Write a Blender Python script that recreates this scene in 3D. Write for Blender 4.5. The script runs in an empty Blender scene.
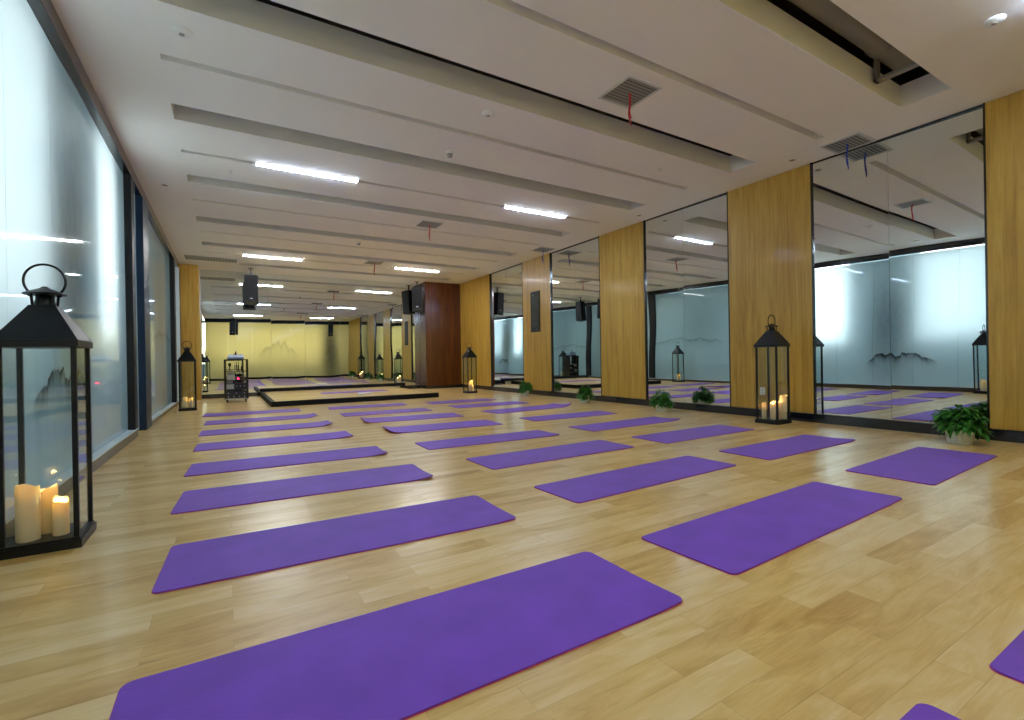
import bpy, bmesh, math, random
from mathutils import Vector, Matrix
random.seed(7)
C = bpy.context.scene.collection
S = bpy.context.scene
PI = math.pi

# ------------------------------------------------------------------ camera, world, lights, exposure
RX, LX, CZ, YB, YM, YF = 7.35, -1.11, 3.78, 15.86, 16.45, -1.5   # right wall, left wall, ceiling, column fronts, back mirror, front wall
SL, SR = -0.48, 6.6
cam = bpy.data.cameras.new('camera'); camo = bpy.data.objects.new('camera', cam); C.objects.link(camo)
cam.sensor_width = 36; cam.lens = 474.32 / 1024 * 36; cam.clip_start = 0.05; cam.clip_end = 200
yw, pt, rl = .5389, -.0019, -.0174
fw = Vector((math.sin(yw)*math.cos(pt), math.cos(yw)*math.cos(pt), math.sin(pt)))
rt0 = Vector((math.cos(yw), -math.sin(yw), 0)); up0 = rt0.cross(fw)
rt = rt0*math.cos(rl) + up0*math.sin(rl); up = -rt0*math.sin(rl) + up0*math.cos(rl)
M = Matrix.Identity(4)
for i in range(3):
    M[i][0] = rt[i]; M[i][1] = up[i]; M[i][2] = -fw[i]
M[0][3], M[1][3], M[2][3] = 0, 0, 1.0
camo.matrix_world = M
S.camera = camo
S.view_settings.view_transform = 'Standard'; S.view_settings.look = 'None'
S.view_settings.exposure = 1.05; S.view_settings.gamma = 1; S.view_settings.use_curve_mapping = False
w = bpy.data.worlds.new('world'); S.world = w; w.use_nodes = True
w.node_tree.nodes['Background'].inputs[0].default_value = (.55, .65, .75, 1)
w.node_tree.nodes['Background'].inputs[1].default_value = .25

LAMP = 76.0          # emission of the ceiling battens

def area(name, loc, d, sx, sy, power, col):
    l = bpy.data.lights.new(name, 'AREA'); l.shape = 'RECTANGLE'; l.size = sx; l.size_y = sy; l.energy = power; l.color = col
    o = bpy.data.objects.new(name, l); C.objects.link(o); o.location = loc
    o.rotation_euler = Vector(d).to_track_quat('-Z', 'Y').to_euler()
    return o
# daylight from the windows of the rooms behind the frosted glass (left) and warm light behind the front glass
area('daylight', (-1.50, 4.3, 2.5), (1, 0, 0), 1.5, 2.3, 42, (.94, .97, 1))
area('daylight', (-1.46, 7.2, 2.5), (1, 0, 0), .95, 2.3, 48, (.96, .98, 1))
area('daylight', (-2.6, 4.4, 2.2), (1, 0, 0), 10.5, 3.2, 112, (.6, .87, 1))
area('daylight', (-2.2, 12.0, 2.0), (1, 0, 0), 4.6, 3.0, 22, (.58, .92, 1))
area('warm_backlight', (2.7, -2.6, 2.3), (0, 1, 0), 8.0, 2.6, 215, (1, .9, .6))

# ------------------------------------------------------------------ materials
def lin(c):
    return tuple(((v/255)/12.92 if v/255 <= .04045 else ((v/255+.055)/1.055)**2.4) for v in c) + (1,)
def mat(name):
    m = bpy.data.materials.new(name); m.use_nodes = True
    n = m.node_tree; n.nodes.clear()
    return m, n, n.nodes.new('ShaderNodeOutputMaterial')
def simple(name, col, rough=.5, metal=0, spec=.5, bump=None, coat=0, var=0):
    m, t, out = mat(name); b = t.nodes.new('ShaderNodeBsdfPrincipled')
    b.inputs['Base Color'].default_value = lin(col); b.inputs['Roughness'].default_value = rough
    b.inputs['Metallic'].default_value = metal; b.inputs['Specular IOR Level'].default_value = spec
    b.inputs['Coat Weight'].default_value = coat; b.inputs['Coat Roughness'].default_value = .08
    tc = t.nodes.new('ShaderNodeTexCoord')
    if var:
        nz = t.nodes.new('ShaderNodeTexNoise'); nz.inputs['Scale'].default_value = 3; nz.inputs['Detail'].default_value = 5
        t.links.new(tc.outputs['Object'], nz.inputs[0])
        mx = t.nodes.new('ShaderNodeMix'); mx.data_type = 'RGBA'
        c = lin(col); mx.inputs[6].default_value = tuple(v*(1-var) for v in c[:3])+(1,); mx.inputs[7].default_value = tuple(min(1, v*(1+var)) for v in c[:3])+(1,)
        t.links.new(nz.outputs[0], mx.inputs[0]); t.links.new(mx.outputs[2], b.inputs['Base Color'])
    if bump:
        nz = t.nodes.new('ShaderNodeTexNoise'); nz.inputs['Scale'].default_value = bump[0]; nz.inputs['Detail'].default_value = 3
        t.links.new(tc.outputs['Object'], nz.inputs[0])
        bp = t.nodes.new('ShaderNodeBump'); bp.inputs['Strength'].default_value = bump[1]; bp.inputs['Distance'].default_value = .002
        t.links.new(nz.outputs[0], bp.inputs['Height']); t.links.new(bp.outputs[0], b.inputs['Normal'])
    t.links.new(b.outputs[0], out.inputs[0]); return m
def emis(name, col, s):
    m, t, out = mat(name); e = t.nodes.new('ShaderNodeEmission'); e.inputs[0].default_value = lin(col); e.inputs[1].default_value = s
    t.links.new(e.outputs[0], out.inputs[0]); return m
def ramp(t, stops):
    r = t.nodes.new('ShaderNodeValToRGB'); cr = r.color_ramp
    while len(cr.elements) < len(stops): cr.elements.new(.5)
    for e, (p, c) in zip(cr.elements, stops): e.position = p; e.color = c if len(c) == 4 else lin(c)
    return r
def math_n(t, op, a, b=None):
    n = t.nodes.new('ShaderNodeMath'); n.operation = op
    for i, v in enumerate((a, b)):
        if v is None: continue
        if isinstance(v, (int, float)): n.inputs[i].default_value = v
        else: t.links.new(v, n.inputs[i])
    return n.outputs[0]

def floor_mat():
    m, t, out = mat('oak_laminate'); b = t.nodes.new('ShaderNodeBsdfPrincipled')
    tc = t.nodes.new('ShaderNodeTexCoord')
    br = t.nodes.new('ShaderNodeTexBrick'); br.inputs['Scale'].default_value = 1
    br.inputs['Brick Width'].default_value = .74; br.inputs['Row Height'].default_value = .125
    br.inputs['Mortar Size'].default_value = .0012; br.inputs['Mortar Smooth'].default_value = .2; br.offset = .37; br.offset_frequency = 2
    br.inputs['Color1'].default_value = (0, 0, 0, 1); br.inputs['Color2'].default_value = (1, 1, 1, 1); br.inputs['Mortar'].default_value = (.3, .3, .3, 1)
    br.inputs['Bias'].default_value = 0
    t.links.new(tc.outputs['Object'], br.inputs[0])
    mp = t.nodes.new('ShaderNodeMapping'); mp.inputs['Scale'].default_value = (1.6, 8, 1)
    t.links.new(tc.outputs['Object'], mp.inputs[0])
    # shift the grain plank by plank
    sep = t.nodes.new('ShaderNodeVectorMath'); sep.operation = 'MULTIPLY_ADD'
    t.links.new(br.outputs['Color'], sep.inputs[0]); sep.inputs[1].default_value = (7.3, 3.1, 5.7); t.links.new(mp.outputs[0], sep.inputs[2])
    n1 = t.nodes.new('ShaderNodeTexNoise'); n1.inputs['Scale'].default_value = 1.3; n1.inputs['Detail'].default_value = 8; n1.inputs['Roughness'].default_value = .62; n1.inputs['Distortion'].default_value = 1.0
    t.links.new(sep.outputs[0], n1.inputs[0])
    mp2 = t.nodes.new('ShaderNodeMapping'); mp2.inputs['Scale'].default_value = (7, 130, 1); t.links.new(tc.outputs['Object'], mp2.inputs[0])
    n2 = t.nodes.new('ShaderNodeTexNoise'); n2.inputs['Scale'].default_value = 1; n2.inputs['Detail'].default_value = 4; t.links.new(mp2.outputs[0], n2.inputs[0])
    v = math_n(t, 'ADD', math_n(t, 'MULTIPLY', br.outputs['Color'], .26), math_n(t, 'MULTIPLY', n1.outputs[0], .72))
    v = math_n(t, 'ADD', v, math_n(t, 'MULTIPLY', n2.outputs[0], .20))
    r = ramp(t, [(.24, (166, 120, 54)), (.42, (201, 157, 82)), (.58, (221, 184, 110)), (.78, (234, 206, 150))])
    t.links.new(v, r.inputs[0])
    mx = t.nodes.new('ShaderNodeMix'); mx.data_type = 'RGBA'; mx.blend_type = 'MULTIPLY'
    t.links.new(math_n(t, 'MULTIPLY', br.outputs['Fac'], .22), mx.inputs[0]); t.links.new(r.outputs[0], mx.inputs[6]); mx.inputs[7].default_value = lin((120, 80, 45))
    t.links.new(mx.outputs[2], b.inputs['Base Color'])
    b.inputs['Roughness'].default_value = .34; b.inputs['Specular IOR Level'].default_value = .6
    b.inputs['Coat Weight'].default_value = .35; b.inputs['Coat Roughness'].default_value = .16
    bp = t.nodes.new('ShaderNodeBump'); bp.inputs['Strength'].default_value = .08; bp.inputs['Distance'].default_value = .001
    t.links.new(n2.outputs[0], bp.inputs['Height']); t.links.new(bp.outputs[0], b.inputs['Normal'])
    t.links.new(b.outputs[0], out.inputs[0]); return m
def veneer(name, dark, mid, light, rough=.35, coat=.2):
    m, t, out = mat(name); b = t.nodes.new('ShaderNodeBsdfPrincipled')
    tc = t.nodes.new('ShaderNodeTexCoord'); mp = t.nodes.new('ShaderNodeMapping'); mp.inputs['Scale'].default_value = (14, 14, .7)
    t.links.new(tc.outputs['Object'], mp.inputs[0])
    n1 = t.nodes.new('ShaderNodeTexNoise'); n1.inputs['Scale'].default_value = 1; n1.inputs['Detail'].default_value = 8; n1.inputs['Roughness'].default_value = .6; n1.inputs['Distortion'].default_value = .8
    t.links.new(mp.outputs[0], n1.inputs[0])
    mp2 = t.nodes.new('ShaderNodeMapping'); mp2.inputs['Scale'].default_value = (130, 130, 4); t.links.new(tc.outputs['Object'], mp2.inputs[0])
    n2 = t.nodes.new('ShaderNodeTexNoise'); n2.inputs['Scale'].default_value = 1; n2.inputs['Detail'].default_value = 3; t.links.new(mp2.outputs[0], n2.inputs[0])
    v = math_n(t, 'ADD', math_n(t, 'MULTIPLY', n1.outputs[0], .8), math_n(t, 'MULTIPLY', n2.outputs[0], .25))
    r = ramp(t, [(.3, dark), (.52, mid), (.75, light)]); t.links.new(v, r.inputs[0]); t.links.new(r.outputs[0], b.inputs['Base Color'])
    b.inputs['Roughness'].default_value = rough; b.inputs['Coat Weight'].default_value = coat; b.inputs['Coat Roughness'].default_value = .12
    t.links.new(b.outputs[0], out.inputs[0]); return m
def mirror_mat():
    m, t, out = mat('mirror_glass'); g = t.nodes.new('ShaderNodeBsdfAnisotropic'); g.inputs['Roughness'].default_value = 0
    g.inputs['Color'].default_value = (.80, .86, .87, 1)
    tc = t.nodes.new('ShaderNodeTexCoord'); n = t.nodes.new('ShaderNodeTexNoise'); n.inputs['Scale'].default_value = .9; n.inputs['Detail'].default_value = 0
    t.links.new(tc.outputs['Object'], n.inputs[0])
    bp = t.nodes.new('ShaderNodeBump'); bp.inputs['Strength'].default_value = 1; bp.inputs['Distance'].default_value = .003
    t.links.new(n.outputs[0], bp.inputs['Height']); t.links.new(bp.outputs[0], g.inputs['Normal'])
    t.links.new(g.outputs[0], out.inputs[0]); return m
def pane_mat():
    m, t, out = mat('clear_pane'); tr = t.nodes.new('ShaderNodeBsdfTransparent'); tr.inputs[0].default_value = (.93, .96, .96, 1)
    g = t.nodes.new('ShaderNodeBsdfAnisotropic'); g.inputs['Roughness'].default_value = .02
    lw = t.nodes.new('ShaderNodeLayerWeight'); fr = math_n(t, 'ADD', math_n(t, 'MULTIPLY', math_n(t, 'POWER', lw.outputs['Facing'], 4), .6), .03)
    mx = t.nodes.new('ShaderNodeMixShader'); t.links.new(fr, mx.inputs[0]); t.links.new(tr.outputs[0], mx.inputs[1]); t.links.new(g.outputs[0], mx.inputs[2])
    t.links.new(mx.outputs[0], out.inputs[0]); return m
def frosted(name, base, trans, axis, paintings, smears=()):
    """acid-etched glass printed with ink mountains; axis = the horizontal world axis along the wall"""
    m, t, out = mat(name)
    geo = t.nodes.new('ShaderNodeNewGeometry'); sp = t.nodes.new('ShaderNodeSeparateXYZ'); t.links.new(geo.outputs['Position'], sp.inputs[0])
    u, z = sp.outputs[axis], sp.outputs[2]
    cmb = t.nodes.new('ShaderNodeCombineXYZ'); t.links.new(u, cmb.inputs[0]); t.links.new(z, cmb.inputs[1])
    rn = t.nodes.new('ShaderNodeTexNoise'); rn.noise_dimensions = '1D'; rn.inputs['Scale'].default_value = 2.3; rn.inputs['Detail'].default_value = 6; rn.inputs['Roughness'].default_value = .6
    t.links.new(u, rn.inputs['W'])
    mp = t.nodes.new('ShaderNodeMapping'); mp.inputs['Scale'].default_value = (7, 3, 1); mp.inputs['Rotation'].default_value = (0, 0, .8); t.links.new(cmb.outputs[0], mp.inputs[0])
    st = t.nodes.new('ShaderNodeTexNoise'); st.inputs['Scale'].default_value = 1.2; st.inputs['Detail'].default_value = 7; st.inputs['Roughness'].default_value = .7; t.links.new(mp.outputs[0], st.inputs[0])
    ink = None
    for uc, zc, wd, ht, dark in paintings:
        du = math_n(t, 'DIVIDE', math_n(t, 'SUBTRACT', u, uc), wd)
        bell = math_n(t, 'MAXIMUM', math_n(t, 'SUBTRACT', 1, math_n(t, 'MULTIPLY', du, du)), 0)
        ridge = math_n(t, 'ADD', zc, math_n(t, 'MULTIPLY', math_n(t, 'MULTIPLY', bell, rn.outputs[0]), ht*1.7))
        d = math_n(t, 'SUBTRACT', ridge, z)                                    # depth under the ridge line
        edge = math_n(t, 'MULTIPLY', math_n(t, 'GREATER_THAN', d, 0), math_n(t, 'POWER', 2.718, math_n(t, 'MULTIPLY', d, -9/ht*.35)))
        k = math_n(t, 'MULTIPLY', math_n(t, 'MULTIPLY', edge, math_n(t, 'MINIMUM', math_n(t, 'MULTIPLY', bell, 2), 1)), math_n(t, 'MULTIPLY', math_n(t, 'POWER', st.outputs[0], 1.6), dark*2.6))
        ink = k if ink is None else math_n(t, 'ADD', ink, k)
    for uc, zc, wu, wz, dark in smears:
        a = math_n(t, 'DIVIDE', math_n(t, 'SUBTRACT', u, uc), wu); bb = math_n(t, 'DIVIDE', math_n(t, 'SUBTRACT', z, zc), wz)
        rr = math_n(t, 'ADD', math_n(t, 'MULTIPLY', a, a), math_n(t, 'MULTIPLY', bb, bb))
        k = math_n(t, 'MULTIPLY', math_n(t, 'POWER', 2.718, math_n(t, 'MULTIPLY', rr, -1)), math_n(t, 'MULTIPLY', math_n(t, 'ADD', math_n(t, 'MULTIPLY', st.outputs[0], .5), .3), dark*1.5))
        ink = math_n(t, 'ADD', ink, k)
    ink = math_n(t, 'MINIMUM', ink, .92)
    def tint(c):
        mx = t.nodes.new('ShaderNodeMix'); mx.data_type = 'RGBA'; t.links.new(ink, mx.inputs[0]); mx.inputs[6].default_value = lin(c); mx.inputs[7].default_value = lin((32, 34, 42)); return mx.outputs[2]
    df = t.nodes.new('ShaderNodeBsdfDiffuse'); t.links.new(tint(base), df.inputs[0])
    tl = t.nodes.new('ShaderNodeBsdfTranslucent'); t.links.new(tint(trans), tl.inputs[0])
    a = t.nodes.new('ShaderNodeMixShader'); a.inputs[0].default_value = .6; t.links.new(df.outputs[0], a.inputs[1]); t.links.new(tl.outputs[0], a.inputs[2])
    g = t.nodes.new('ShaderNodeBsdfAnisotropic'); g.inputs['Roughness'].default_value = .035
    f = t.nodes.new('ShaderNodeFresnel'); f.inputs[0].default_value = 1.5
    mx = t.nodes.new('ShaderNodeMixShader'); t.links.new(f.outputs[0], mx.inputs[0]); t.links.new(a.outputs[0], mx.inputs[1]); t.links.new(g.outputs[0], mx.inputs[2])
    t.links.new(mx.outputs[0], out.inputs[0]); return m
def mat_foam(name, col):
    m, t, out = mat(name); b = t.nodes.new('ShaderNodeBsdfPrincipled')
    tc = t.nodes.new('ShaderNodeTexCoord')
    n = t.nodes.new('ShaderNodeTexNoise'); n.inputs['Scale'].default_value = 4; n.inputs['Detail'].default_value = 6; t.links.new(tc.outputs['Object'], n.inputs[0])
    c = lin(col); r = ramp(t, [(.3, tuple(v*.88 for v in c[:3])+(1,)), (.7, tuple(min(1, v*1.12) for v in c[:3])+(1,))]); t.links.new(n.outputs[0], r.inputs[0])
    t.links.new(r.outputs[0], b.inputs['Base Color']); b.inputs['Roughness'].default_value = .62; b.inputs['Specular IOR Level'].default_value = .35
    b.inputs['Sheen Weight'].default_value = .15
    wv = t.nodes.new('ShaderNodeTexVoronoi'); wv.inputs['Scale'].default_value = 130; t.links.new(tc.outputs['Object'], wv.inputs[0])
    bp = t.nodes.new('ShaderNodeBump'); bp.inputs['Strength'].default_value = .35; bp.inputs['Distance'].default_value = .001
    t.links.new(wv.outputs[0], bp.inputs['Height']); t.links.new(bp.outputs[0], b.inputs['Normal'])
    t.links.new(b.outputs[0], out.inputs[0]); return m
def wax_mat():
    m, t, out = mat('candle_wax'); d = t.nodes.new('ShaderNodeBsdfDiffuse'); d.inputs[0].default_value = lin((250, 242, 210))
    tl = t.nodes.new('ShaderNodeBsdfTranslucent'); tl.inputs[0].default_value = lin((255, 228, 150))
    a = t.nodes.new('ShaderNodeMixShader'); a.inputs[0].default_value = .3; t.links.new(d.outputs[0], a.inputs[1]); t.links.new(tl.outputs[0], a.inputs[2])
    g = t.nodes.new('ShaderNodeBsdfAnisotropic'); g.inputs['Roughness'].default_value = .3
    mx = t.nodes.new('ShaderNodeMixShader'); mx.inputs[0].default_value = .05; t.links.new(a.outputs[0], mx.inputs[1]); t.links.new(g.outputs[0], mx.inputs[2])
    t.links.new(mx.outputs[0], out.inputs[0]); return m

FLOOR = floor_mat()
WOOD = veneer('yellow_oak_veneer', (144, 103, 28), (184, 144, 52), (204, 168, 78), .42, .08)
BROWN = veneer('dark_brown_veneer', (52, 20, 6), (80, 35, 10), (104, 52, 17), .25, .4)
WHITE = simple('ceiling_paint', (240, 237, 232), .9, spec=.2, var=.02)
PLEN = simple('plenum_concrete', (96, 90, 82), .9, var=.2)
BLACKM = simple('black_metal', (9, 10, 15), .42, .2, bump=(60, .15))
DARKTRIM = simple('dark_gloss_trim', (26, 24, 24), .18, coat=.4)
NAVY = simple('dark_skirting', (20, 24, 34), .15, coat=.5)
SILL = simple('grey_sill', (200, 214, 220), .3)
KICK = simple('brown_kick', (66, 58, 50), .3)
MIRROR = mirror_mat()
PANE = pane_mat()
GL_L = frosted('frosted_glass_left', (152, 180, 180), (236, 245, 246), 1,
               [(5.4, .72, .8, .32, .95), (12.6, 1.5, 1.8, .22, .4)],
               [(5.7, 1.8, .5, 1.5, .55), (12.0, 2.2, .9, .9, .2)])
GL_F = frosted('frosted_glass_front', (188, 186, 144), (240, 232, 190), 0,
               [(2.9, 1.4, 1.3, 1.1, .28)], [(6.0, 1.8, .5, 2.1, .9)])
PURPLE = mat_foam('purple_foam', (114, 60, 186))
PINK = simple('pink_foam', (196, 60, 120), .6)
WAX = wax_mat()
FLAME = emis('candle_flame', (255, 190, 90), 8)
LED = emis('batten_diffuser', (208, 228, 255), LAMP)
LEDF = emis('batten_diffuser_bright', (235, 238, 240), LAMP*1.7)
REDLED = emis('red_indicator', (255, 20, 70), 8)
ALU = simple('aluminium', (190, 192, 196), .35, .8)
VENTG = simple('vent_grey', (150, 152, 150), .5)
VENTW = simple('vent_white', (205, 205, 200), .5)
RED = simple('red_ribbon', (190, 40, 36), .5)
BLUE = simple('blue_ribbon', (28, 50, 160), .5)
POT = simple('white_plastic_pot', (214, 220, 214), .35)
SOIL = simple('soil', (50, 36, 24), .95)
LEAF = simple('leaf_green', (58, 122, 40), .4, var=.35)
STEM = simple('stem_green', (60, 96, 40), .5)
SPK = simple('speaker_black', (8, 9, 13), .5, bump=(80, .3))
GRILL = simple('speaker_grille', (11, 12, 18), .65, .3, bump=(260, .6))
SIGNM = simple('sign_board', (36, 42, 38), .55, spec=.2)
SIGNT = simple('sign_text', (80, 86, 78), .5)
GALV = simple('galvanised_duct', (150, 146, 134), .55, .2, var=.15)
WRAP = simple('duct_wrap', (130, 118, 100), .7, var=.3)
PLASTIC = simple('white_plastic', (226, 226, 222), .35)
BRASS = simple('bronze_reflector', (120, 96, 54), .3, .8)
DEVBLUE = simple('blue_device', (18, 26, 60), .35)
DEVGREY = simple('grey_device', (166, 172, 176), .4)
DEVDARK = simple('dark_device', (14, 14, 18), .35)
PAPER = simple('white_cloth', (225, 225, 232), .8)

# ------------------------------------------------------------------ mesh helpers
class MB:
    def __init__(s): s.bm = bmesh.new()
    def box(s, x0, x1, y0, y1, z0, z1, bev=0):
        r = bmesh.ops.create_cube(s.bm, size=1)
        vs = r['verts']
        for v in vs:
            v.co = Vector((x0 + (v.co.x+.5)*(x1-x0), y0 + (v.co.y+.5)*(y1-y0), z0 + (v.co.z+.5)*(z1-z0)))
        if bev:
            es = list({e for v in vs for e in v.link_edges})
            bmesh.ops.bevel(s.bm, geom=es, offset=bev, segments=2, affect='EDGES', profile=.5)
        return s
    def poly(s, pts, faces):
        vs = [s.bm.verts.new(p) for p in pts]
        for f in faces: s.bm.faces.new([vs[i] for i in f])
        return s
    def tube(s, pts, r, seg=10, closed=False, cap=True):
        pts = [Vector(p) for p in pts]; n = len(pts); rings = []
        rr = r if isinstance(r, (list, tuple)) else [r]*n
        prev = None
        for i, p in enumerate(pts):
            if closed: t = pts[(i+1) % n] - pts[i-1]
            else: t = pts[min(i+1, n-1)] - pts[max(i-1, 0)]
            t.normalize()
            if prev is None:
                a = Vector((0, 0, 1)) if abs(t.z) < .9 else Vector((1, 0, 0)); a = (a - t*a.dot(t)).normalized()
            else: a = (prev - t*prev.dot(t)).normalized()
            prev = a; b = t.cross(a)
            rings.append([s.bm.verts.new(p + (a*math.cos(2*PI*k/seg) + b*math.sin(2*PI*k/seg))*rr[i]) for k in range(seg)])
        for i in range(n if closed else n-1):
            A, B = rings[i], rings[(i+1) % n]
            for k in range(seg): s.bm.faces.new([A[k], A[(k+1) % seg], B[(k+1) % seg], B[k]])
        if cap and not closed:
            s.bm.faces.new(rings[0][::-1]); s.bm.faces.new(rings[-1])
        return s
    def lathe(s, prof, seg=28, c=(0, 0, 0), zf=None):
        rings = []
        for r, z in prof:
            if r < 1e-6: rings.append([s.bm.verts.new((c[0], c[1], c[2]+z))])
            else: rings.append([s.bm.verts.new((c[0]+r*math.cos(2*PI*k/seg), c[1]+r*math.sin(2*PI*k/seg), c[2]+(zf(z, 2*PI*k/seg, r) if zf else z))) for k in range(seg)])
        for A, B in zip(rings, rings[1:]):
            for k in range(seg):
                k2 = (k+1) % seg
                if len(A) == 1 and len(B) == 1: continue
                if len(A) == 1: s.bm.faces.new([A[0], B[k2], B[k]])
                elif len(B) == 1: s.bm.faces.new([A[k], A[k2], B[0]])
                else: s.bm.faces.new([A[k], A[k2], B[k2], B[k]])
        return s
    def frustum(s, cx, cy, z0, z1, a0, b0, a1, b1):
        p = [(cx-a0, cy-b0, z0), (cx+a0, cy-b0, z0), (cx+a0, cy+b0, z0), (cx-a0, cy+b0, z0), (cx-a1, cy-b1, z1), (cx+a1, cy-b1, z1), (cx+a1, cy+b1, z1), (cx-a1, cy+b1, z1)]
        return s.poly(p, [(3, 2, 1, 0), (4, 5, 6, 7), (0, 1, 5, 4), (1, 2, 6, 5), (2, 3, 7, 6), (3, 0, 4, 7)])
    def build(s, name, m, parent=None, smooth=False, loc=None):
        bmesh.ops.recalc_face_normals(s.bm, faces=s.bm.faces)
        me = bpy.data.meshes.new(name); s.bm.to_mesh(me); s.bm.free()
        for mm in (m if isinstance(m, (list, tuple)) else [m]): me.materials.append(mm)
        if smooth:
            me.polygons.foreach_set('use_smooth', [True]*len(me.polygons))
            try: me.set_sharp_from_angle(angle=math.radians(40))
            except Exception: pass
        o = bpy.data.objects.new(name, me); C.objects.link(o)
        if parent: o.parent = parent
        if loc: o.location = loc
        return o
def tag(o, label, cat, group=None):
    o['label'] = label; o['category'] = cat
    if group: o['group'] = group
    return o
def thing(name, label, cat, loc=(0, 0, 0), rz=0, group=None):
    o = bpy.data.objects.new(name, None); C.objects.link(o); o.location = loc; o.rotation_euler = (0, 0, rz); o.empty_display_size = .1
    return tag(o, label, cat, group)
def struct(name, mb, m, parent=None, **k):
    o = mb.build(name, m, parent, **k)
    o['kind'] = 'structure'
    return o
def dup(root):
    r = root.copy(); C.objects.link(r)
    for ch in root.children:
        c = ch.copy(); C.objects.link(c); c.parent = r
        for g in ch.children:
            d = g.copy(); C.objects.link(d); d.parent = c
    return r

# ------------------------------------------------------------------ setting
struct('floor', MB().box(LX-.3, RX+.1, YF-.2, YM+.1, -.1, 0), FLOOR)
MATT = simple('matt_black_trim', (20, 22, 24), .6, spec=.2)
# ceiling with its slots: (near edge, far edge, wide?)
slots = [(.96, 1.04, 0), (1.90, 2.34, 1), (3.14, 3.24, 0), (4.05, 4.47, 1), (5.22, 5.31, 0), (6.16, 6.54, 1), (7.42, 7.50, 0), (8.36, 8.71, 1),
         (9.55, 9.62, 0), (10.63, 10.99, 1), (11.73, 11.80, 0), (12.78, 13.12, 1), (13.88, 13.96, 0), (15.02, 15.38, 1)]
TH = .25
mb = MB()
mb.box(LX-.3, SL, YF-.1, YM+.1, CZ, CZ+TH); mb.box(SR, RX+.1, YF-.1, YM+.1, CZ, CZ+TH)
y = YF-.1
for a, b, wide in slots:
    mb.box(SL, SR, y, a, CZ, CZ+TH)
    if not wide: mb.box(SL, SR, a, b, CZ+.11, CZ+TH)
    y = b
mb.box(SL, SR, y, YM+.1, CZ, CZ+TH)
mb.box(SL, .3, 15.02, 15.38, CZ, CZ+TH)
struct('ceiling', mb, WHITE)
mb = MB(); z0, z1 = CZ+TH, CZ+1.1
mb.poly([(LX-.3, YF-.1, z0), (RX+.1, YF-.1, z0), (RX+.1, YM+.1, z0), (LX-.3, YM+.1, z0), (LX-.3, YF-.1, z1), (RX+.1, YF-.1, z1), (RX+.1, YM+.1, z1), (LX-.3, YM+.1, z1)],
        [(4, 5, 6, 7), (0, 1, 5, 4), (1, 2, 6, 5), (2, 3, 7, 6), (3, 0, 4, 7)])
struct('ceiling', mb, PLEN)
struct('wall_right', MB().box(RX+.035, RX+.1, YF-.1, YM+.1, 0, CZ), WHITE)
struct('wall_back', MB().box(LX-.3, RX+.1, YM+.02, YM+.1, 0, CZ), WHITE)
struct('wall_front', MB().box(LX-.3, RX+.02, YF-.1, YF, 3.58, CZ).box(LX-.3, RX+.02, YF-.1, YF-.06, 0, .12), MATT)
# right wall: skirting
struct('baseboard_right', MB().box(RX-.05, RX+.02, YF, YB, 0, .125, .004), NAVY)
struct('baseboard_back', MB().box(-.68, .82, YM-.04, YM+.02, 0, .125, .004).box(5.2, 5.97, YM-.04, YM+.02, 0, .125, .004), NAVY)
struct('baseboard_front', MB().box(LX, RX-.06, YF-.06, YF+.02, 0, .125, .004), NAVY)
# wood clad piers of the right wall
names = ['yellow oak wall panel at the right edge of the photo, beside the largest mirror',
         'wide yellow oak wall panel behind the black lantern with a white socket',
         'yellow oak wall panel between the second and third mirrors from the right',
         'yellow oak wall panel carrying the black notice board',
         'yellow oak wall panel next to the dark brown column']
piers = [(YF, 1.82), (3.68, 5.01), (6.92, 8.26), (10.21, 11.57), (13.57, YB)]
for (a, b), l in zip(piers, names):
    tag(MB().box(RX-.035, RX+.02, a, b, .13, CZ-.004, .003).build('wood_wall_panel', WOOD), l, 'wall panel', 'oak panels along the right wall')
mir = [(1.82, 3.68, 2.75, 'largest mirror at the right'), (5.01, 6.92, 5.97, 'mirror between the lantern panel and the next oak panel'),
       (8.26, 10.21, 9.2, 'mirror just right of the notice board panel'), (11.57, 13.57, 12.55, 'mirror left of the notice board panel')]
def mirror_panel(label, p0, p1, z0, z1, axis, tilt, group):
    t = .012
    if axis == 'y':   # on the right wall, facing -X
        o = MB().box(-t, 0, -(p1-p0)/2, (p1-p0)/2, -(z1-z0)/2, (z1-z0)/2).build('wall_mirror', MIRROR, loc=(RX+.012-tilt[1]*((p0+p1)/2-tilt[2]), (p0+p1)/2, (z0+z1)/2))
        o.rotation_euler = (0, tilt[0], tilt[1])
    else:
        o = MB().box(-(p1-p0)/2, (p1-p0)/2, -t, 0, -(z1-z0)/2, (z1-z0)/2).build('wall_mirror', MIRROR, loc=((p0+p1)/2, YM+.012, (z0+z1)/2))
        o.rotation_euler = (tilt[0], 0, tilt[1])
    return tag(o, label, 'mirror', group)
for k, (a, b, s, l) in enumerate(mir):
    tz = [.0165, .010, .004, .001][k]
    for p, q, side in ((a+.02, s-.002, 'far' if 0 else 'right'), (s+.002, b-.02, 'left')):
        tl = (random.uniform(-.0003, .0003), tz + random.uniform(-.0003, .0003), (a+b)/2)
        mirror_panel('%s hand sheet of the %s' % (side, l), p, q, .13, CZ-.025, 'y', tl, 'tall mirror sheets on the right wall')
    struct('trim_%d' % (k+1), MB().box(RX-.04, RX+.02, a, a+.018, .125, CZ).box(RX-.04, RX+.02, b-.018, b, .125, CZ).box(RX-.02, RX+.02, a+.018, b-.018, CZ-.022, CZ), DARKTRIM)
bs = [-.68, .2, 1.15, 2.12, 3.2, 4.15, 5.05, 5.965]
pos = ['first', 'second', 'third', 'fourth', 'fifth', 'sixth', 'seventh']
tilts = [(0, .002), (0, -.001), (0, .0035), (0, -.002), (0, .001), (0, -.001), (0, 0)]
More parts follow.
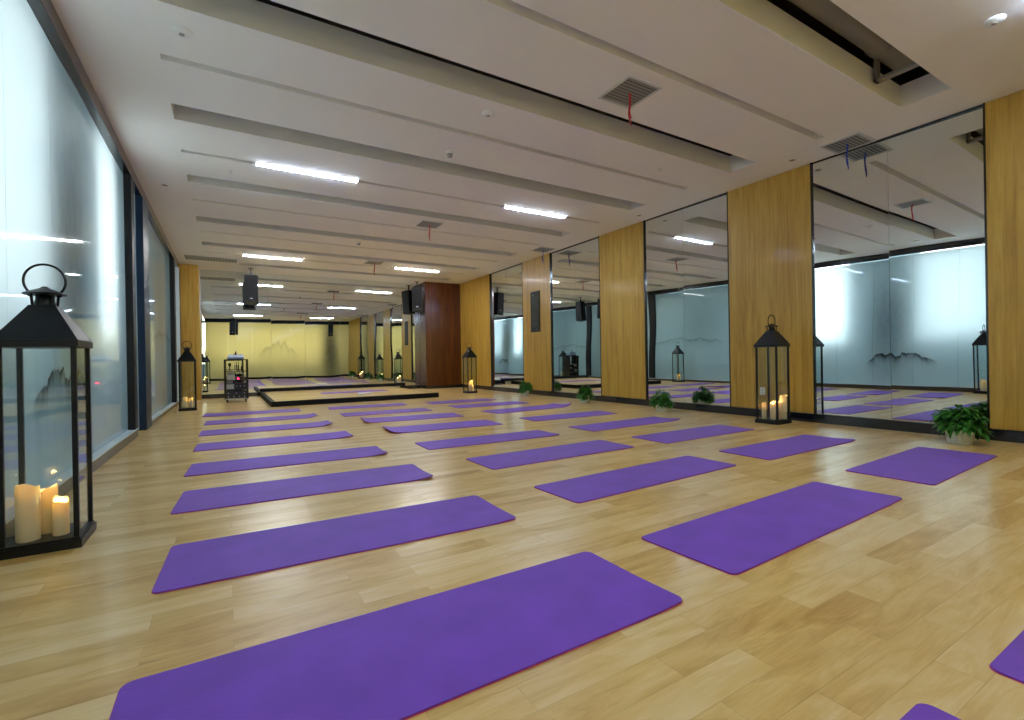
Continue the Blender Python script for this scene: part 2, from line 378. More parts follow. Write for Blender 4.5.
for k in range(7):
    mirror_panel('%s sheet of the back wall mirror counted from the left oak pier' % pos[k], bs[k]+.002, bs[k+1]-.002, .13, CZ-.01, 'x', (random.uniform(-.001, .001), tilts[k][1]), 'mirror sheets of the back wall')
# back corners
tag(MB().box(LX-.1, -.68, YB, YM+.015, 0, CZ-.004, .004).build('wood_pier', WOOD), 'narrow yellow oak pier in the far left corner behind a lantern', 'pier')
t = thing('clad_column', 'dark reddish brown wood clad column in the far right corner', 'column', (6.66, YB, 0))
MB().box(5.97-6.66, RX+.02-6.66, 0, YM+.02-YB, .1, CZ, .006).build('cladding', BROWN, t)
MB().box(5.985-6.66, RX+.01-6.66, .012, YM+.01-YB, 0, .1).build('plinth', DARKTRIM, t)
# left wall: header, sill, posts, frosted glass
GX = LX-.08
struct('trim_5', MB().box(LX-.3, LX, YF, YB, 3.62, CZ, .004), DARKTRIM)
struct('baseboard_left', MB().box(LX-.25, LX, YF, 8.48, 0, .105).box(LX-.25, LX, 9.8, YB, 0, .07), KICK)
struct('trim_6', MB().box(LX-.25, LX+.006, YF, 8.48, .105, .122, .002).box(LX-.25, LX+.006, 9.8, YB, .07, .09, .002), SILL)
POST = simple('dark_post', (34, 34, 36), .5, spec=.25)
struct('trim_7', MB().box(LX-.1, LX+.002, 8.25, 8.47, .122, 3.62, .003), POST)
struct('trim_8', MB().box(LX-.1, LX+.01, 9.22, 9.8, 0, 3.62, .003), simple('blue_black_post', (24, 44, 66), .4, spec=.3))
struct('trim_9', MB().box(LX-.1, LX+.01, 14.1, 14.4, .09, 3.62, .003), POST)
struct('trim_10', MB().box(LX-.1, LX+.005, 15.5, 15.6, .09, 3.62, .003), SILL)
struct('trim_11', MB().box(LX-.1, LX+.005, 15.6, YB, .09, 3.62, .003), POST)
d = struct('door_1', MB().box(GX-.02, GX, 8.5, 9.2, .02, 3.62), GL_L)
MB().box(GX, GX+.05, 8.56, 8.58, .9, 1.5, .004).build('door_handle', ALU, d)
ys = [YF, -.45, .5, 1.43, 2.36, 3.28, 4.2, 5.12, 6.03, 6.95, 7.85, 8.25]
n = 1
for a, b in zip(ys, ys[1:]):
    struct('window_%d' % n, MB().box(GX-.012, GX, a+.001, b-.001, .122, 3.61), GL_L); n += 1
for a, b in ((9.8, 11.2), (11.2, 12.7), (12.7, 14.1), (14.4, 15.5)):
    struct('window_%d' % n, MB().box(GX-.012, GX, a+.001, b-.001, .09, 3.61), GL_L); n += 1
xs = [LX, .1, 1.3, 2.5, 3.7, 4.9, 6.1, RX]
for a, b in zip(xs, xs[1:]):
    struct('window_%d' % n, MB().box(a+.001, b-.001, YF-.05, YF-.038, .12, 3.58), GL_F); n += 1

# ------------------------------------------------------------------ ceiling fittings
def batten(x0, yc, label, led):
    t = thing('ceiling_lamp', label, 'lamp', (x0+.68, yc, CZ), 0, 'linear ceiling lamps')
    MB().box(-.68, .68, -.035, .035, .0, .1).build('housing', PLASTIC, t)
    MB().box(-.68, .68, -.03, .03, -.018, -.002, .005).build('diffuser', led, t)
    MB().box(-.70, -.681, -.037, .037, -.022, .1, .002).build('glow_stop', PLASTIC, t); MB().box(.681, .70, -.037, .037, -.022, .1, .002).build('glow_stop', PLASTIC, t)  # end blocks added to keep the diffuser's glow off the slot ends
    return t
for x0, yc, l in ((.38, 7.46, 'nearest lit linear lamp on the ceiling, left one of the front pair'), (4.36, 7.46, 'lit linear lamp right of the nearest one, in the same ceiling slot'),
                  (.38, 13.92, 'lit linear lamp far back on the left above the equipment rack'), (4.32, 13.92, 'small lit linear lamp far back on the right near the brown column'),
                  (.38, 1.0, 'lit linear lamp overhead at the left, seen only in the mirrors'), (4.36, 1.0, 'lit linear lamp overhead at the upper right corner of the photo')):
    batten(x0, yc, l, LEDF if yc > 10 else LED)

def vent(x, y, col, label, cname, frame=None):
    t = thing('ceiling_vent', label, 'vent', (x, y, CZ), 0, 'square ceiling vents')
    h = .235
    MB().box(-h, h, -h, -h+.03, -.012, 0).box(-h, h, h-.03, h, -.012, 0).box(-h, -h+.03, -h+.03, h-.03, -.012, 0).box(h-.03, h, -h+.03, h-.03, -.012, 0).build('frame', VENTW, t)
    m = MB()
    for k in range(9):
        yy = -h+.055+k*(2*h-.11)/8
        m.poly([(-h+.03, yy-.012, -.001), (h-.03, yy-.012, -.001), (h-.03, yy+.008, -.012), (-h+.03, yy+.008, -.012), (-h+.03, yy-.012, -.003), (h-.03, yy-.012, -.003), (h-.03, yy+.008, -.014), (-h+.03, yy+.008, -.014)],
               [(0, 1, 2, 3), (7, 6, 5, 4), (0, 3, 7, 4), (1, 5, 6, 2), (0, 4, 5, 1), (3, 2, 6, 7)])
    m.build('louvre', VENTG, t)
    MB().box(-h+.03, h-.03, -h+.03, h-.03, -.0012, -.0004).build('backing', simple('vent_dark', (34, 34, 34), .8), t)
    m = MB(); pts = []
    for k in range(9):
        u = k/8; pts.append((.012*math.sin(u*7), .01*math.sin(u*4), -.01-.34*u))
    m.tube(pts, [.009, .010, .011, .009, .008, .009, .010, .009, .005], 6)
    m.tube([(.01, 0, -.01), (.02, .01, -.1), (.006, .01, -.2), (.015, .0, -.27)], .006, 6)
    m.build(cname, col, t, smooth=True)
vent(3.66, 3.62, RED, 'large square ceiling vent with a red ribbon above the centre of the room', 'ribbon')
vent(7.08, 3.09, BLUE, 'white framed ceiling vent with a blue ribbon touching the largest mirror', 'ribbon')
vent(3.56, 9.14, RED, 'mid room ceiling vent with a red ribbon', 'ribbon')
vent(3.56, 13.4, RED, 'farthest ceiling vent with a red ribbon before the back mirror', 'ribbon')
vent(6.92, 9.95, BLUE, 'ceiling vent with a blue ribbon above the notice board panel', 'ribbon')
g = thing('air_grille', 'long slatted air grille in the ceiling at the far left corner', 'grille', (-.34, 14.78, CZ))
MB().box(-.58, .58, -.26, -.23, -.012, 0).box(-.58, .58, .23, .26, -.012, 0).box(-.58, -.55, -.23, .23, -.012, 0).box(.55, .58, -.23, .23, -.012, 0).box(.18, .21, -.23, .23, -.012, 0).build('frame', VENTG, g)
m = MB()
for k in range(32):
    x = -.53+k*.034
    m.box(x, x+.014, -.23, .23, -.010, -.002)
m.build('louvre', VENTW, g)
MB().box(-.55, .55, -.23, .23, -.0016, -.0004).build('backing', simple('grille_dark', (110, 106, 92), .8), g)

def detector(x, y, kind, label):
    if kind == 'camera':
        t = thing('smoke_detector', label, 'smoke detector', (x, y, CZ), 0, 'ceiling detectors')
        MB().lathe([(0, 0), (.055, 0), (.055, -.02), (.05, -.03), (0, -.03)]).build('base', PLASTIC, t, smooth=True)
        MB().lathe([(0, -.03), (.036, -.03), (.036, -.055), (.026, -.07), (0, -.073)]).build('sensor', VENTG, t, smooth=True)
    elif kind == 'disc':
        t = thing('ceiling_detector', label, 'detector', (x, y, CZ), 0, 'ceiling detectors')
        MB().lathe([(0, 0), (.07, 0), (.07, -.012), (.055, -.024), (.03, -.03), (0, -.03)]).build('housing', PLASTIC, t, smooth=True)
        MB().lathe([(0, -.028), (.022, -.028), (.018, -.036), (0, -.037)]).build('sensor', VENTG, t, smooth=True)
    elif kind == 'sprinkler':
        t = thing('fire_sprinkler', label, 'sprinkler', (x, y, CZ), 0, 'fire sprinklers in the ceiling')
        MB().lathe([(0, 0), (.035, 0), (.033, -.006), (.012, -.008), (.01, -.03), (0, -.03)], 16).build('rosette', PLASTIC, t, smooth=True)
        MB().lathe([(0, -.034), (.016, -.034), (.016, -.037), (0, -.037)], 12).build('deflector', ALU, t)
    else:
        t = thing('downlight', label, 'downlight', (x, y, CZ), 0, 'small bronze downlights')
        MB().lathe([(.04, -.001), (.058, -.001), (.058, -.006), (.042, -.008), (.04, -.001)], 24).build('trim_ring', PLASTIC, t, smooth=True)
        MB().lathe([(0, -.0006), (.041, -.0006), (.041, -.003), (0, -.003)], 24).build('reflector', BRASS, t)
detector(2.58, 5.84, 'camera', 'protruding white smoke detector near the middle of the ceiling')
detector(2.64, 11.27, 'camera', 'small protruding smoke detector farther back on the ceiling')
detector(-.29, 4.78, 'disc', 'round white ceiling detector at the upper left beside the glass wall')
detector(5.57, 1.32, 'disc', 'round white ceiling detector at the upper right corner')
detector(2.56, 4.71, 'disc', 'round white ceiling detector beside the dark wide slot')
detector(5.5, 4.86, 'sprinkler', 'sprinkler near the right end of the dark wide ceiling slot')
detector(.07, 7.9, 'sprinkler', 'sprinkler left of the nearest lit lamp')
detector(-.8, 9.01, 'down', 'bronze downlight by the top of the left glass wall')
detector(6.97, 6.7, 'down', 'bronze downlight above the mirror left of the lantern panel')
detector(6.97, 3.75, 'down', 'bronze downlight beside the blue ribbon vent')
# services seen in the open slots
t = thing('air_duct', 'grey round air duct running inside the open ceiling slot at the upper right', 'duct', (4.0, 2.19, 4.19))
MB().tube([(-3.6, 0, 0), (-2, 0, 0), (0, 0, 0), (2.3, 0, 0)], .145, 24).build('pipe', GALV, t, smooth=True)
MB().tube([(1.75, 0, 0), (1.82, 0, 0)], .16, 24).tube([(1.75, -.18, -.02), (1.75, -.18, .2)], .02, 8).box(1.74, 1.83, -.24, -.1, -.06, -.02).box(1.9, 1.98, -.27, .13, -.33, -.3).box(1.9, 1.98, -.27, -.24, -.33, .1).box(1.9, 1.98, .1, .13, -.33, .1).build('clamp', GALV, t, smooth=True)
pts = [(-.2, -.2, .0), (.1, -.19, .015), (.35, -.2, -.02), (.7, -.2, .01), (1.0, -.19, -.015), (1.4, -.2, .0), (1.7, -.2, .02)]
tag(MB().tube([(p[0]+4.0, p[1]+2.13, p[2]+4.07) for p in pts], [.04, .06, .05, .065, .05, .06, .04], 14).build('wrapped_pipe', WRAP, smooth=True), 'lumpy tape wrapped pipe beside the round duct in the ceiling slot', 'pipe')
tag(MB().box(5.55, 6.3, 4.08, 4.16, CZ+.16, CZ+.3, .01).build('cable_tray', GALV), 'dark metal tray end inside the dark wide ceiling slot', 'cable tray')

# ------------------------------------------------------------------ yoga mats
def sheet(L, W, z0, z1, r, cl, cr, crn, inset=0):
    """solid rounded mat with curled ends; cl / cr lift at the left / right end, crn extra lift of the near right corner"""
    L2, W2 = L/2-inset, W/2-inset
    def lines(h):
        e = [h, h-r*.12, h-r*.35, h-r*.65, h-r]
        inn = [(h-r)*(1-k/9) for k in range(1, 9)]
        pos_ = e+inn
        return sorted([-v for v in pos_]+[0]+pos_)
    U, V = lines(L2), lines(W2)
    bm = bmesh.new(); top = {}; bot = {}
    for i, u in enumerate(U):
        for j, v in enumerate(V):
            x, y_ = u, v
            a = (abs(u)-(L2-r))/r; b = (abs(v)-(W2-r))/r
            if a > 0 and b > 0:
                x = math.copysign(L2-r+r*a*math.sqrt(1-b*b/2), u); y_ = math.copysign(W2-r+r*b*math.sqrt(1-a*a/2), v)
            lift = 0
            e = max(0, x-(L/2-.22))/.22; lift += cr*e*e + crn*e*e*max(0, -y_/(W/2)+.1)**1.5
            e = max(0, -x-(L/2-.22))/.22; lift += cl*e*e
            top[i, j] = bm.verts.new((x, y_, z1+lift)); bot[i, j] = bm.verts.new((x, y_, z0+lift))
    nu, nv = len(U), len(V)
    for i in range(nu-1):
        for j in range(nv-1):
            bm.faces.new([top[i, j], top[i+1, j], top[i+1, j+1], top[i, j+1]]); bm.faces.new([bot[i, j], bot[i, j+1], bot[i+1, j+1], bot[i+1, j]])
    for i in range(nu-1):
        for j in (0, nv-1): bm.faces.new([top[i, j], top[i+1, j], bot[i+1, j], bot[i, j]])
    for j in range(nv-1):
        for i in (0, nu-1): bm.faces.new([top[i, j], top[i, j+1], bot[i, j+1], bot[i, j]])
    m = MB(); m.bm.free(); m.bm = bm; return m
def yoga_mat(cx, cy, ang, label, cl, cr, crn, z=0, sl=1, sw=1):
    t = thing('yoga_mat', label, 'yoga mat', (cx, cy, z), ang, 'purple yoga mats'); t.scale = (sl, sw, 1)
    sheet(1.83, .61, .003, .0075, .035, cl, cr, crn).build('top_layer', PURPLE, t, smooth=True)
    sheet(1.835, .615, .0005, .003, .035, cl, cr, crn).build('bottom_layer', PINK, t, smooth=True)
# (left x far, left x near, ...) measured rows: x centre, y centre, angle
# x centre, y centre, turn, length / 1.83, width / .61, lift of the left end, right end, near right corner
A = [(.765, .265, .0, 1, 1, 0, 0, 0), (.635, 1.60, .0, 1.025, 1, 0, 0, .008), (.62, 2.86, -.038, 1, 1.02, 0, 0, .010), (.58, 4.16, -.055, 1, 1.05, 0, 0, .02), (.56, 5.38, -.055, .99, .97, 0, 0, .02),
     (.53, 6.81, -.04, .97, .98, 0, .01, .012), (.52, 8.18, -.03, .97, 1.03, 0, .02, .03), (.52, 9.56, -.025, .96, 1.03, 0, .02, .02), (.43, 10.99, -.06, .94, 1.03, .01, 0, 0)]
B = [(2.945, .215, .0, 1, 1, 0, 0, 0), (2.925, 1.65, .04, 1.08, .92, 0, 0, .006), (2.98, 2.87, .044, 1.04, .87, 0, 0, 0), (2.94, 4.08, .02, .99, .94, 0, 0, 0), (2.80, 5.26, -.035, .97, .88, 0, 0, .01),
     (2.78, 6.70, -.07, .93, 1.08, .03, 0, 0), (2.76, 8.05, -.10, .92, 1.1, .025, 0, 0), (2.66, 9.28, -.05, .92, 1.03, 0, 0, 0), (2.66, 10.76, -.10, .9, .95, 0, 0, 0)]
D = [(5.56, .68, .0, 1, 1, 0, 0, 0), (5.36, 1.76, .043, .95, .97, 0, 0, 0), (5.24, 2.89, .014, .95, .9, 0, 0, .012), (5.16, 4.05, .01, .95, .93, 0, 0, 0), (5.13, 5.25, .035, 1.0, .91, 0, 0, .02),
     (5.06, 6.55, -.03, .95, .88, 0, 0, 0), (5.12, 7.99, .10, 1.02, 1.02, 0, .02, .04), (4.95, 9.30, -.02, .94, 1.08, 0, 0, 0), (4.81, 10.49, -.05, .9, 1.0, 0, 0, .02)]
ordn = ['nearest', 'second', 'third', 'fourth', 'fifth', 'sixth', 'seventh', 'eighth', 'farthest']
for col, txt in ((A, 'left row'), (B, 'middle row'), (D, 'right row')):
    for k, (x, y, a, sl, sw, cl, cr, crn) in enumerate(col):
        extra = ' with a curled left end' if cl > .02 else ' with a lifted right corner' if crn > .018 else ''
        yoga_mat(x, y, a, 'purple yoga mat%s, %s from the camera, %s' % (extra, ordn[k], txt) if k else 'purple yoga mat nearest the camera in the %s' % txt, cl, cr, crn, 0, sl, sw)
# stage with its own mat
st = thing('stage_platform', 'low wooden stage platform with black edges before the back mirror', 'stage', (2.97, 12.1, 0))
MB().box(-2.15, 1.93, 0, YM-.001-12.1, 0, .118, .004).build('body', MATT, st)
MB().box(-2.06, 1.87, .09, YM-.1-12.1, .115, .124).build('deck', FLOOR, st)
MB().box(-2.15, 2.4, YM-.07-12.1, YM-.002-12.1, .124, .23, .004).build('back_rail', MATT, st)
yoga_mat(3.15, 14.2, -.03, 'purple yoga mat lying on the stage platform', 0, 0, 0, .1245)
tag(MB().box(2.95, 3.3, 12.9, 13.08, .1245, .17, .02).build('folded_towel', PAPER, smooth=True), 'small white folded towel on the stage platform', 'towel')

# ------------------------------------------------------------------ lanterns and candles
def make_lantern(label, loc, rz):
    t = thing('floor_lantern', label, 'lantern', loc, rz, 'tall black floor lanterns')
    h = .16
    m = MB().frustum(0, 0, 0, .045, h+.012, h+.012, h+.012, h+.012)
    m.box(-h-.004, h+.004, -h-.004, h+.004, .045, .06)
    m.build('base', BLACKM, t)
    for sx in (-1, 1):
        for sy in (-1, 1):
            x, y_ = sx*(h-.012), sy*(h-.012)
            MB().box(x-.012, x+.012, y_-.012, y_+.012, .06, 1.112, .002).build('post', BLACKM, t)
    for k in range(4):
        p = MB().box(-h+.025, h-.025, -h+.010, -h+.013, .062, 1.110).build('glass_pane', PANE, t)
        p.rotation_euler = (0, 0, k*PI/2)
    m = MB().box(-h-.02, h+.012, -h-.012, h+.012, 1.11, 1.15, .003)
    m.frustum(0, 0, 1.15, 1.345, h+.01, h+.01, .055, .055)
    m.build('roof', BLACKM, t)
    m = MB()
    m.lathe([(.048, 1.34), (.05, 1.345), (.044, 1.37), (.034, 1.405), (0, 1.405)], 20)
    for k in range(4):
        a = PI/4+k*PI/2
        m.tube([(.058*math.cos(a), .058*math.sin(a), 1.335), (.066*math.cos(a), .066*math.sin(a), 1.415)], .007, 6)
    m.build('chimney', BLACKM, t, smooth=True)
    MB().lathe([(0, 1.408), (.09, 1.408), (.094, 1.413), (.07, 1.426), (.036, 1.440), (.02, 1.447), (.012, 1.455), (0, 1.457)], 28).build('cap', BLACKM, t, smooth=True)
    pts = [(.088*math.cos(a), 0, 1.486+.095*math.sin(a)) for a in [(-46+k*272/26)*PI/180 for k in range(27)]]
    MB().tube(pts, .0065, 8).tube([(.061, -.008, 1.408), (.061, .008, 1.408)], .012, 8).tube([(-.061, -.008, 1.408), (-.061, .008, 1.408)], .012, 8).build('ring_handle', BLACKM, t, smooth=True)
    return t
LS = {}
def make_candle(r, h, label, loc, ph=0):
    t = thing('pillar_candle', label, 'candle', loc, ph, 'cream pillar candles in the lanterns')
    def zf(z, a, rr):
        k = max(0, (z-h*.45)/(h*.55))
        return z - k*k*(.018+.016*math.cos(a)+.005*math.sin(3*a))*(1 if rr > r*.5 else .4)
    MB().lathe([(0, 0), (r*.97, 0), (r, .006), (r, h*.3), (r*.99, h*.6), (r, h*.85), (r*.97, h-.004), (r*.9, h), (r*.82, h-.006), (r*.74, h-.035), (r*.6, h-.065), (0, h-.07)], 30, zf=zf).build('wax', WAX, t, smooth=True)
    MB().lathe([(0, h-.066), (.006, h-.06), (.009, h-.048), (.006, h-.034), (0, h-.022)], 10).build('flame', FLAME, t, smooth=True)
    l = bpy.data.lights.new('candle_glow', 'POINT'); l.energy = .26; l.color = (1, .72, .26); l.shadow_soft_size = .012
    o = bpy.data.objects.new('candle_glow', l); C.objects.link(o); o.parent = t; o.location = (0, 0, h-.03)
lan = [((-.884, 3.655, 0), 0, 'large black floor lantern in the left foreground by the frosted glass'),
       ((-.775, 12.6, 0), 0, 'black floor lantern at the far left before the oak pier'),
       ((6.25, 12.95, 0), .05, 'black floor lantern at the far right beside the brown column'),
       ((6.84, 4.01, 0), .0, 'black floor lantern before the wide oak panel on the right')]
cands = [[(-.066, -.078, .05, .315, 'tall thick candle, foremost in the left foreground lantern'), (-.01, .03, .042, .27, 'candle half hidden behind the thick one in the left foreground lantern'), (.062, -.055, .036, .215, 'shorter slim candle at the right side of the left foreground lantern'), (-.115, .08, .032, .22, 'candle at the left back of the foreground lantern')],
         [(-.05, 0, .045, .25, 'left candle in the far left lantern'), (.055, -.02, .04, .22, 'right candle in the far left lantern')],
         [(-.03, 0, .042, .26, 'left candle in the lantern beside the brown column'), (.06, .03, .045, .33, 'taller candle in the lantern beside the brown column'), (.05, -.08, .035, .2, 'short candle in the lantern beside the brown column')],
         [(-.09, .08, .03, .25, 'small back candle at the left inside the lantern before the oak panel'), (-.05, -.03, .04, .26, 'left of the two paired candles in the lantern before the oak panel'), (.0, -.07, .04, .275, 'right of the two paired candles in the lantern before the oak panel'), (.09, -.10, .045, .36, 'tallest candle, at the right inside the lantern before the oak panel')]]
for (loc, rz, l), cs, sc in zip(lan, cands, (1, .96, .96, 1.0)):
    make_lantern(l, loc, rz).scale = (sc, sc, sc)
    for i, (dx, dy, r, h, cl_) in enumerate(cs):
        make_candle(r, h, cl_, (loc[0]+dx, loc[1]+dy, .0602*sc), 1.1+i*2.1)

# ------------------------------------------------------------------ potted plants
def leaf_mesh(m, base, az, el, ln, wd, droop):
    d = Vector((math.cos(az)*math.cos(el), math.sin(az)*math.cos(el), math.sin(el)))
    s = Vector((-math.sin(az), math.cos(az), 0)); rows = []
    for k in range(6):
        u = k/5; p = base + d*ln*u + Vector((0, 0, -droop*u*u*ln)); wv = wd*math.sin(PI*min(1, u*.93+.07)**.75)
        rows.append((p - s*wv*.5 + Vector((0, 0, .15*wv)), p, p + s*wv*.5 + Vector((0, 0, .15*wv))))
    vs = [[m.bm.verts.new(q) for q in r] for r in rows]
    for a, b in zip(vs, vs[1:]):
        for j in (0, 1): m.bm.faces.new([a[j], a[j+1], b[j+1], b[j]])
def plant(label, loc, rz, seed, sc):
    rnd = random.Random(seed)
    t = thing('potted_plant', label, 'plant', loc, rz, 'bushy green plants in white pots')
    t.scale = (sc, sc, sc)
    MB().lathe([(0, 0), (.082, 0), (.085, .004), (.098, .135), (.104, .137), (.104, .155), (.094, .155), (.09, .13), (0, .13)], 28).build('pot', POT, t, smooth=True)
    MB().lathe([(0, .131), (.088, .131), (.06, .142), (0, .146)], 18).build('soil', SOIL, t, smooth=True)
    m = MB(); sm = MB()
    for k in range(80):
        az = rnd.uniform(0, 2*PI); rr = .135*math.sqrt(rnd.uniform(.01, 1)); hh = .12+rnd.uniform(.05, 1)*.25*(1-(rr/.17)**2)
        tip = Vector((rr*math.cos(az), rr*math.sin(az), hh))
        sm.tube([(.03*math.cos(az), .03*math.sin(az), .135), tip*.6+Vector((0, 0, .07)), tip], .003, 5)
        for q in range(5):
            leaf_mesh(m, tip+Vector((rnd.uniform(-.02, .02), rnd.uniform(-.02, .02), rnd.uniform(-.03, .01))), az+rnd.uniform(-1.6, 1.6), rnd.uniform(-.5, .8), rnd.uniform(.06, .1), rnd.uniform(.035, .055), rnd.uniform(.2, .8))
    m.build('foliage', LEAF, t); sm.build('stems', STEM, t)
plant('bushy green plant in a white pot at the right before the largest mirror', (6.80, 1.93, 0), 0, 3, 1.25)
plant('bushy green plant in a white pot before the mirror left of the wide oak panel', (6.75, 6.02, 0), 1, 5, 1.1)
plant('bushy green plant in a white pot left of the middle oak panel', (6.78, 8.2, 0), 2, 8, 1.1)
plant('bushy green plant in a white pot under the notice board, farthest of the plants', (6.85, 10.8, 0), 3, 9, 1.15)

# ------------------------------------------------------------------ speakers
def speaker(label, loc, rz, tilt=.1, sc=1):
    t = thing('wall_speaker', label, 'speaker', loc, rz, 'black hanging speakers')
    h, w_, d_ = .86, .36, .34
    m = MB(); z0, z1 = -h/2, h/2
    b = [(-w_/2, -d_/2), (w_/2, -d_/2), (w_*.36, d_/2), (-w_*.36, d_/2)]
    m.poly([(x, y_, z0) for x, y_ in b]+[(x, y_, z1) for x, y_ in b], [(3, 2, 1, 0), (4, 5, 6, 7), (0, 1, 5, 4), (1, 2, 6, 5), (2, 3, 7, 6), (3, 0, 4, 7)])
    bmesh.ops.bevel(m.bm, geom=m.bm.edges[:], offset=.015, segments=2, affect='EDGES')
    c = m.build('cabinet', SPK, t, smooth=True)
    g_ = MB().box(-w_/2+.015, w_/2-.015, -d_/2-.012, -d_/2+.002, z0+.14, z1-.02, .005).build('grille', GRILL, t)
    p = MB().box(-w_/2+.05, w_/2-.05, -d_/2-.004, -d_/2+.002, z0+.03, z0+.11, .003).build('port', DARKTRIM, t)
    n_ = MB().box(-.035, .035, -d_/2-.015, -d_/2-.011, z0+.17, z0+.195).build('badge', ALU, t)
    for o in (c, g_, p, n_): o.rotation_euler = (tilt, 0, 0)
    MB().box(-.02, .02, -.015, .015, h/2-.03, h/2+.2, .003).box(-.07, .07, -.05, .05, h/2+.19, h/2+.2).build('bracket', BLACKM, t)
    t.scale = (sc,)*3
    return t
speaker('black speaker hanging from the ceiling above the equipment rack', (.60, 15.75, CZ-.635), .0, .08)
speaker('black speaker mounted by the top of the brown column', (5.73, 16.0, CZ-.635), -.35, .08)
speaker('black speaker on the front glass wall left of centre, reflected in the back mirror', (.35, YF+.3, CZ-.57), PI, .1, .9)
speaker('black speaker on the front glass wall at the right, reflected in the back mirror', (5.95, YF+.3, CZ-.57), PI, .1, .9)

# ------------------------------------------------------------------ equipment rack
rx, ry = .17, 14.45
t = thing('equipment_rack', 'black audio equipment rack on castors before the back mirror', 'rack', (rx, ry, 0))
for s in (-1, 1):
    MB().box(s*.25-.012, s*.25+.012, -.24, .24, .1, 1.12, .002).build('side_panel', DEVDARK, t)
    MB().box(s*.25-.024, s*.25+.024, -.252, -.238, .1, 1.12).box(s*.25-.016, s*.25+.016, .238, .252, .1, 1.12).build('edge_profile', ALU if s > 9 else DARKTRIM, t)
MB().box(-.26, .26, -.25, .25, .085, .11, .003).build('bottom_board', DEVGREY, t)
MB().box(-.26, .26, -.25, .25, 1.10, 1.12, .003).build('top_board', DEVDARK, t)
for z in (.33, .56, .80): MB().box(-.238, .238, -.23, .23, z, z+.018).build('shelf', DEVDARK, t)
for sx in (-1, 1):
    for sy in (-1, 1):
        MB().tube([(sx*.21-.015, sy*.2, .04), (sx*.21+.015, sy*.2, .04)], .0398, 14).box(sx*.21-.02, sx*.21+.02, sy*.2-.02, sy*.2+.02, .05, .086).build('castor', DARKTRIM, t, smooth=True)
MB().box(-.2635, -.262, -.07, .07, .7, .86, .0003).tube([(-.27, -.05, .78), (-.285, 0, .78), (-.27, .05, .78)], .008, 6).build('side_handle', ALU, t)
def device(name, label, x0, x1, z0, z1, m, cat, knobs, y0=-.22):
    d_ = thing(name, label, cat, (rx+(x0+x1)/2, ry, z0)); hw, h = (x1-x0)/2, z1-z0
    MB().box(-hw, hw, y0+.02, .18, 0, h, .006).build('case', m, d_)
    MB().box(-hw-.003, hw+.003, y0, y0+.02, 0, h, .003).build('front_panel', m, d_)
    for k in range(knobs):
        x = -hw+.04+k*(2*hw-.08)/max(1, knobs-1)
        MB().tube([(x, y0-.012, h/2), (x, y0, h/2)], min(.012, h/3), 10).build('knob', ALU, d_, smooth=True)
    return d_
device('power_amplifier', 'dark power amplifier at the bottom of the rack', -.22, .22, .1102, .2, DEVDARK, 'amplifier', 4)
device('power_amplifier', 'dark blue amplifier stacked on the lowest amplifier in the rack', -.22, .22, .2004, .30, DEVBLUE, 'amplifier', 3)
device('audio_receiver', 'blue fronted audio receiver on the lowest rack shelf', -.04, .22, .3484, .5, DEVBLUE, 'receiver', 3)
device('disc_player', 'small grey player box on the lowest rack shelf at the left', -.22, -.06, .3484, .47, DEVGREY, 'player', 2)
dv = device('wireless_receiver', 'dark receiver with a glowing red light in the middle of the rack', -.02, .21, .5784, .66, DEVDARK, 'receiver', 2)
MB().lathe([(0, 0), (.016, 0), (.02, .008), (.012, .018), (0, .02)], 12).build('indicator', REDLED, dv, smooth=True).matrix_local = Matrix.Translation((-.05, -.222, .04)) @ Matrix.Rotation(PI/2, 4, 'X')
device('tape_deck', 'light grey deck in the middle rack bay at the left', -.2, -.03, .5784, .72, DEVGREY, 'tape deck', 2)
h_ = thing('headphones', 'white headphones lying on the receiver in the rack', 'headphones', (rx+.09, ry-.1, .665))
MB().tube([(.07*math.cos(a), 0, .04+.07*math.sin(a)) for a in [k*PI/12 for k in range(13)]], .007, 8).build('headband', DEVGREY, h_, smooth=True)
for s in (-1, 1): MB().tube([(s*.055, 0, .035), (s*.08, 0, .035)], .03, 16).build('ear_cup', DEVDARK, h_, smooth=True)
mt = thing('microphone', 'black microphone with a round head in the top bay of the rack', 'microphone', (rx-.14, ry-.1, .8184))
MB().lathe([(0, 0), (.035, 0), (.035, .008), (.006, .012), (.006, .12), (0, .12)], 16).build('stand', DARKTRIM, mt, smooth=True)
MB().lathe([(0, .11), (.02, .115), (.03, .15), (.034, .17), (.028, .195), (.012, .208), (0, .21)], 16).build('head', SPK, mt, smooth=True)
for k, (x, hh) in enumerate(((.02, .24), (.06, .26), (.12, .2))):
    b_ = thing('wireless_transmitter', ['leftmost', 'middle', 'rightmost'][k]+' upright dark transmitter in the top bay of the rack', 'transmitter', (rx+x, ry-.08, .8184))
    MB().box(-.012, .012, -.02, .02, 0, hh*.6, .004).build('case', DEVDARK, b_); MB().tube([(0, 0, hh*.6), (.003, 0, hh)], .004, 6).build('antenna', DARKTRIM, b_)
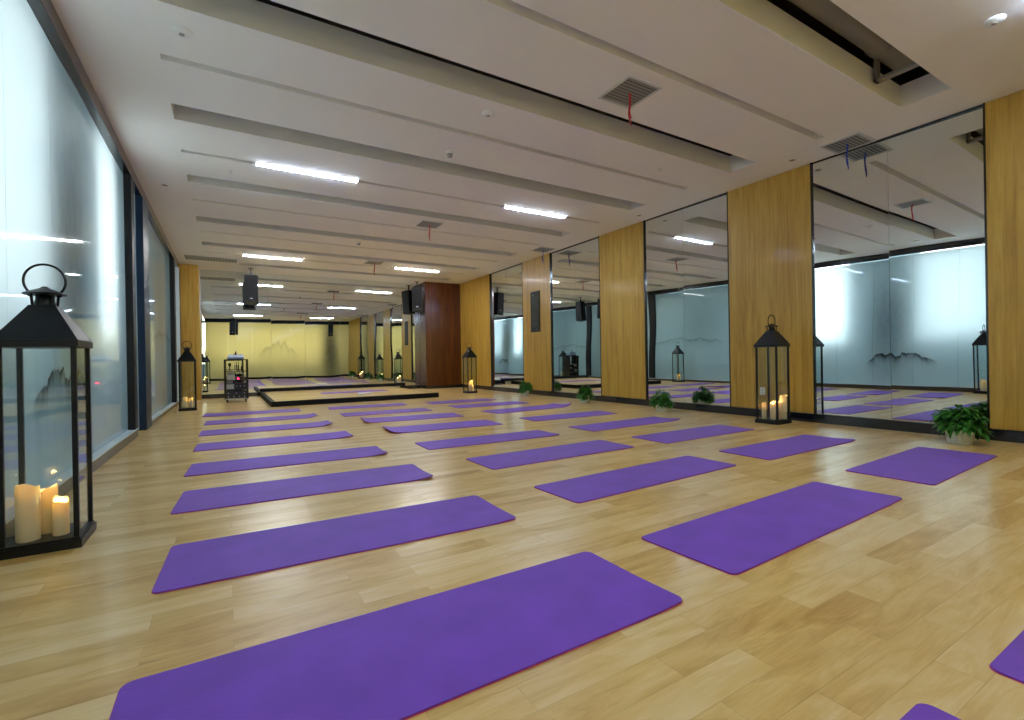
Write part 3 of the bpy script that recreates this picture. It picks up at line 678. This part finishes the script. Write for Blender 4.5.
mx = thing('mixing_console', 'pale blue wedge shaped mixer lying on top of the rack', 'mixer', (rx+.0, ry, 1.1204))
MB().poly([(-.16, -.15, 0), (.16, -.15, 0), (.16, .15, 0), (-.16, .15, 0), (-.19, -.17, .05), (.19, -.17, .05), (.16, .15, .13), (-.16, .15, .13)],
          [(3, 2, 1, 0), (4, 5, 6, 7), (0, 1, 5, 4), (1, 2, 6, 5), (2, 3, 7, 6), (3, 0, 4, 7)]).build('body', simple('mixer_blue', (170, 186, 214), .4), mx)
m = MB()
for i in range(7):
    for j in range(3): m.tube([(-.12+i*.04, -.1+j*.07, .06+j*.019), (-.12+i*.04, -.1+j*.07, .082+j*.019)], .007, 8)
k_ = m.build('knobs', PLASTIC, mx)
tag(MB().lathe([(0, 0), (.03, 0), (.032, .01), (.02, .03), (.012, .05), (.02, .065), (.012, .085), (0, .09)], 16).build('table_microphone', DARKTRIM, smooth=True, loc=(rx, ry+.1, 1.245)), 'small dark microphone piece on top of the mixer', 'microphone')

# ------------------------------------------------------------------ wall details
t = thing('notice_board', 'tall narrow black notice board with fine pale rows on the oak panel', 'notice board', (RX-.035, 10.92, 2.3))
MB().box(-.02, 0, -.22, .22, -.56, .56, .004).build('board', SIGNM, t)
m = MB(); r_ = random.Random(4)
for k in range(17):
    z = .38-k*.05; y_ = -.17
    while y_ < .15:
        l_ = r_.uniform(.012, .03); m.box(-.0215, -.0202, y_, y_+l_, z, z+.014); y_ += l_+.01
m.build('text_rows', SIGNT, t)
MB().box(-.0215, -.0202, .04, .16, .44, .47).box(-.0215, -.0202, .06, .12, .475, .485).box(-.0215, -.0202, -.15, -.05, -.5, -.485).build('logo_mark', SIGNT, t)
t = thing('wall_socket', 'small white electrical socket on the wide oak panel behind the lantern', 'socket', (RX-.035, 4.45, .42))
MB().box(-.009, 0, -.043, .043, -.06, .06, .003).build('plate', PLASTIC, t)
MB().box(-.0105, -.009, -.012, -.006, .01, .025).box(-.0105, -.009, .006, .012, .01, .025).box(-.0105, -.009, -.003, .003, -.03, -.018).build('slots', DEVDARK, t)
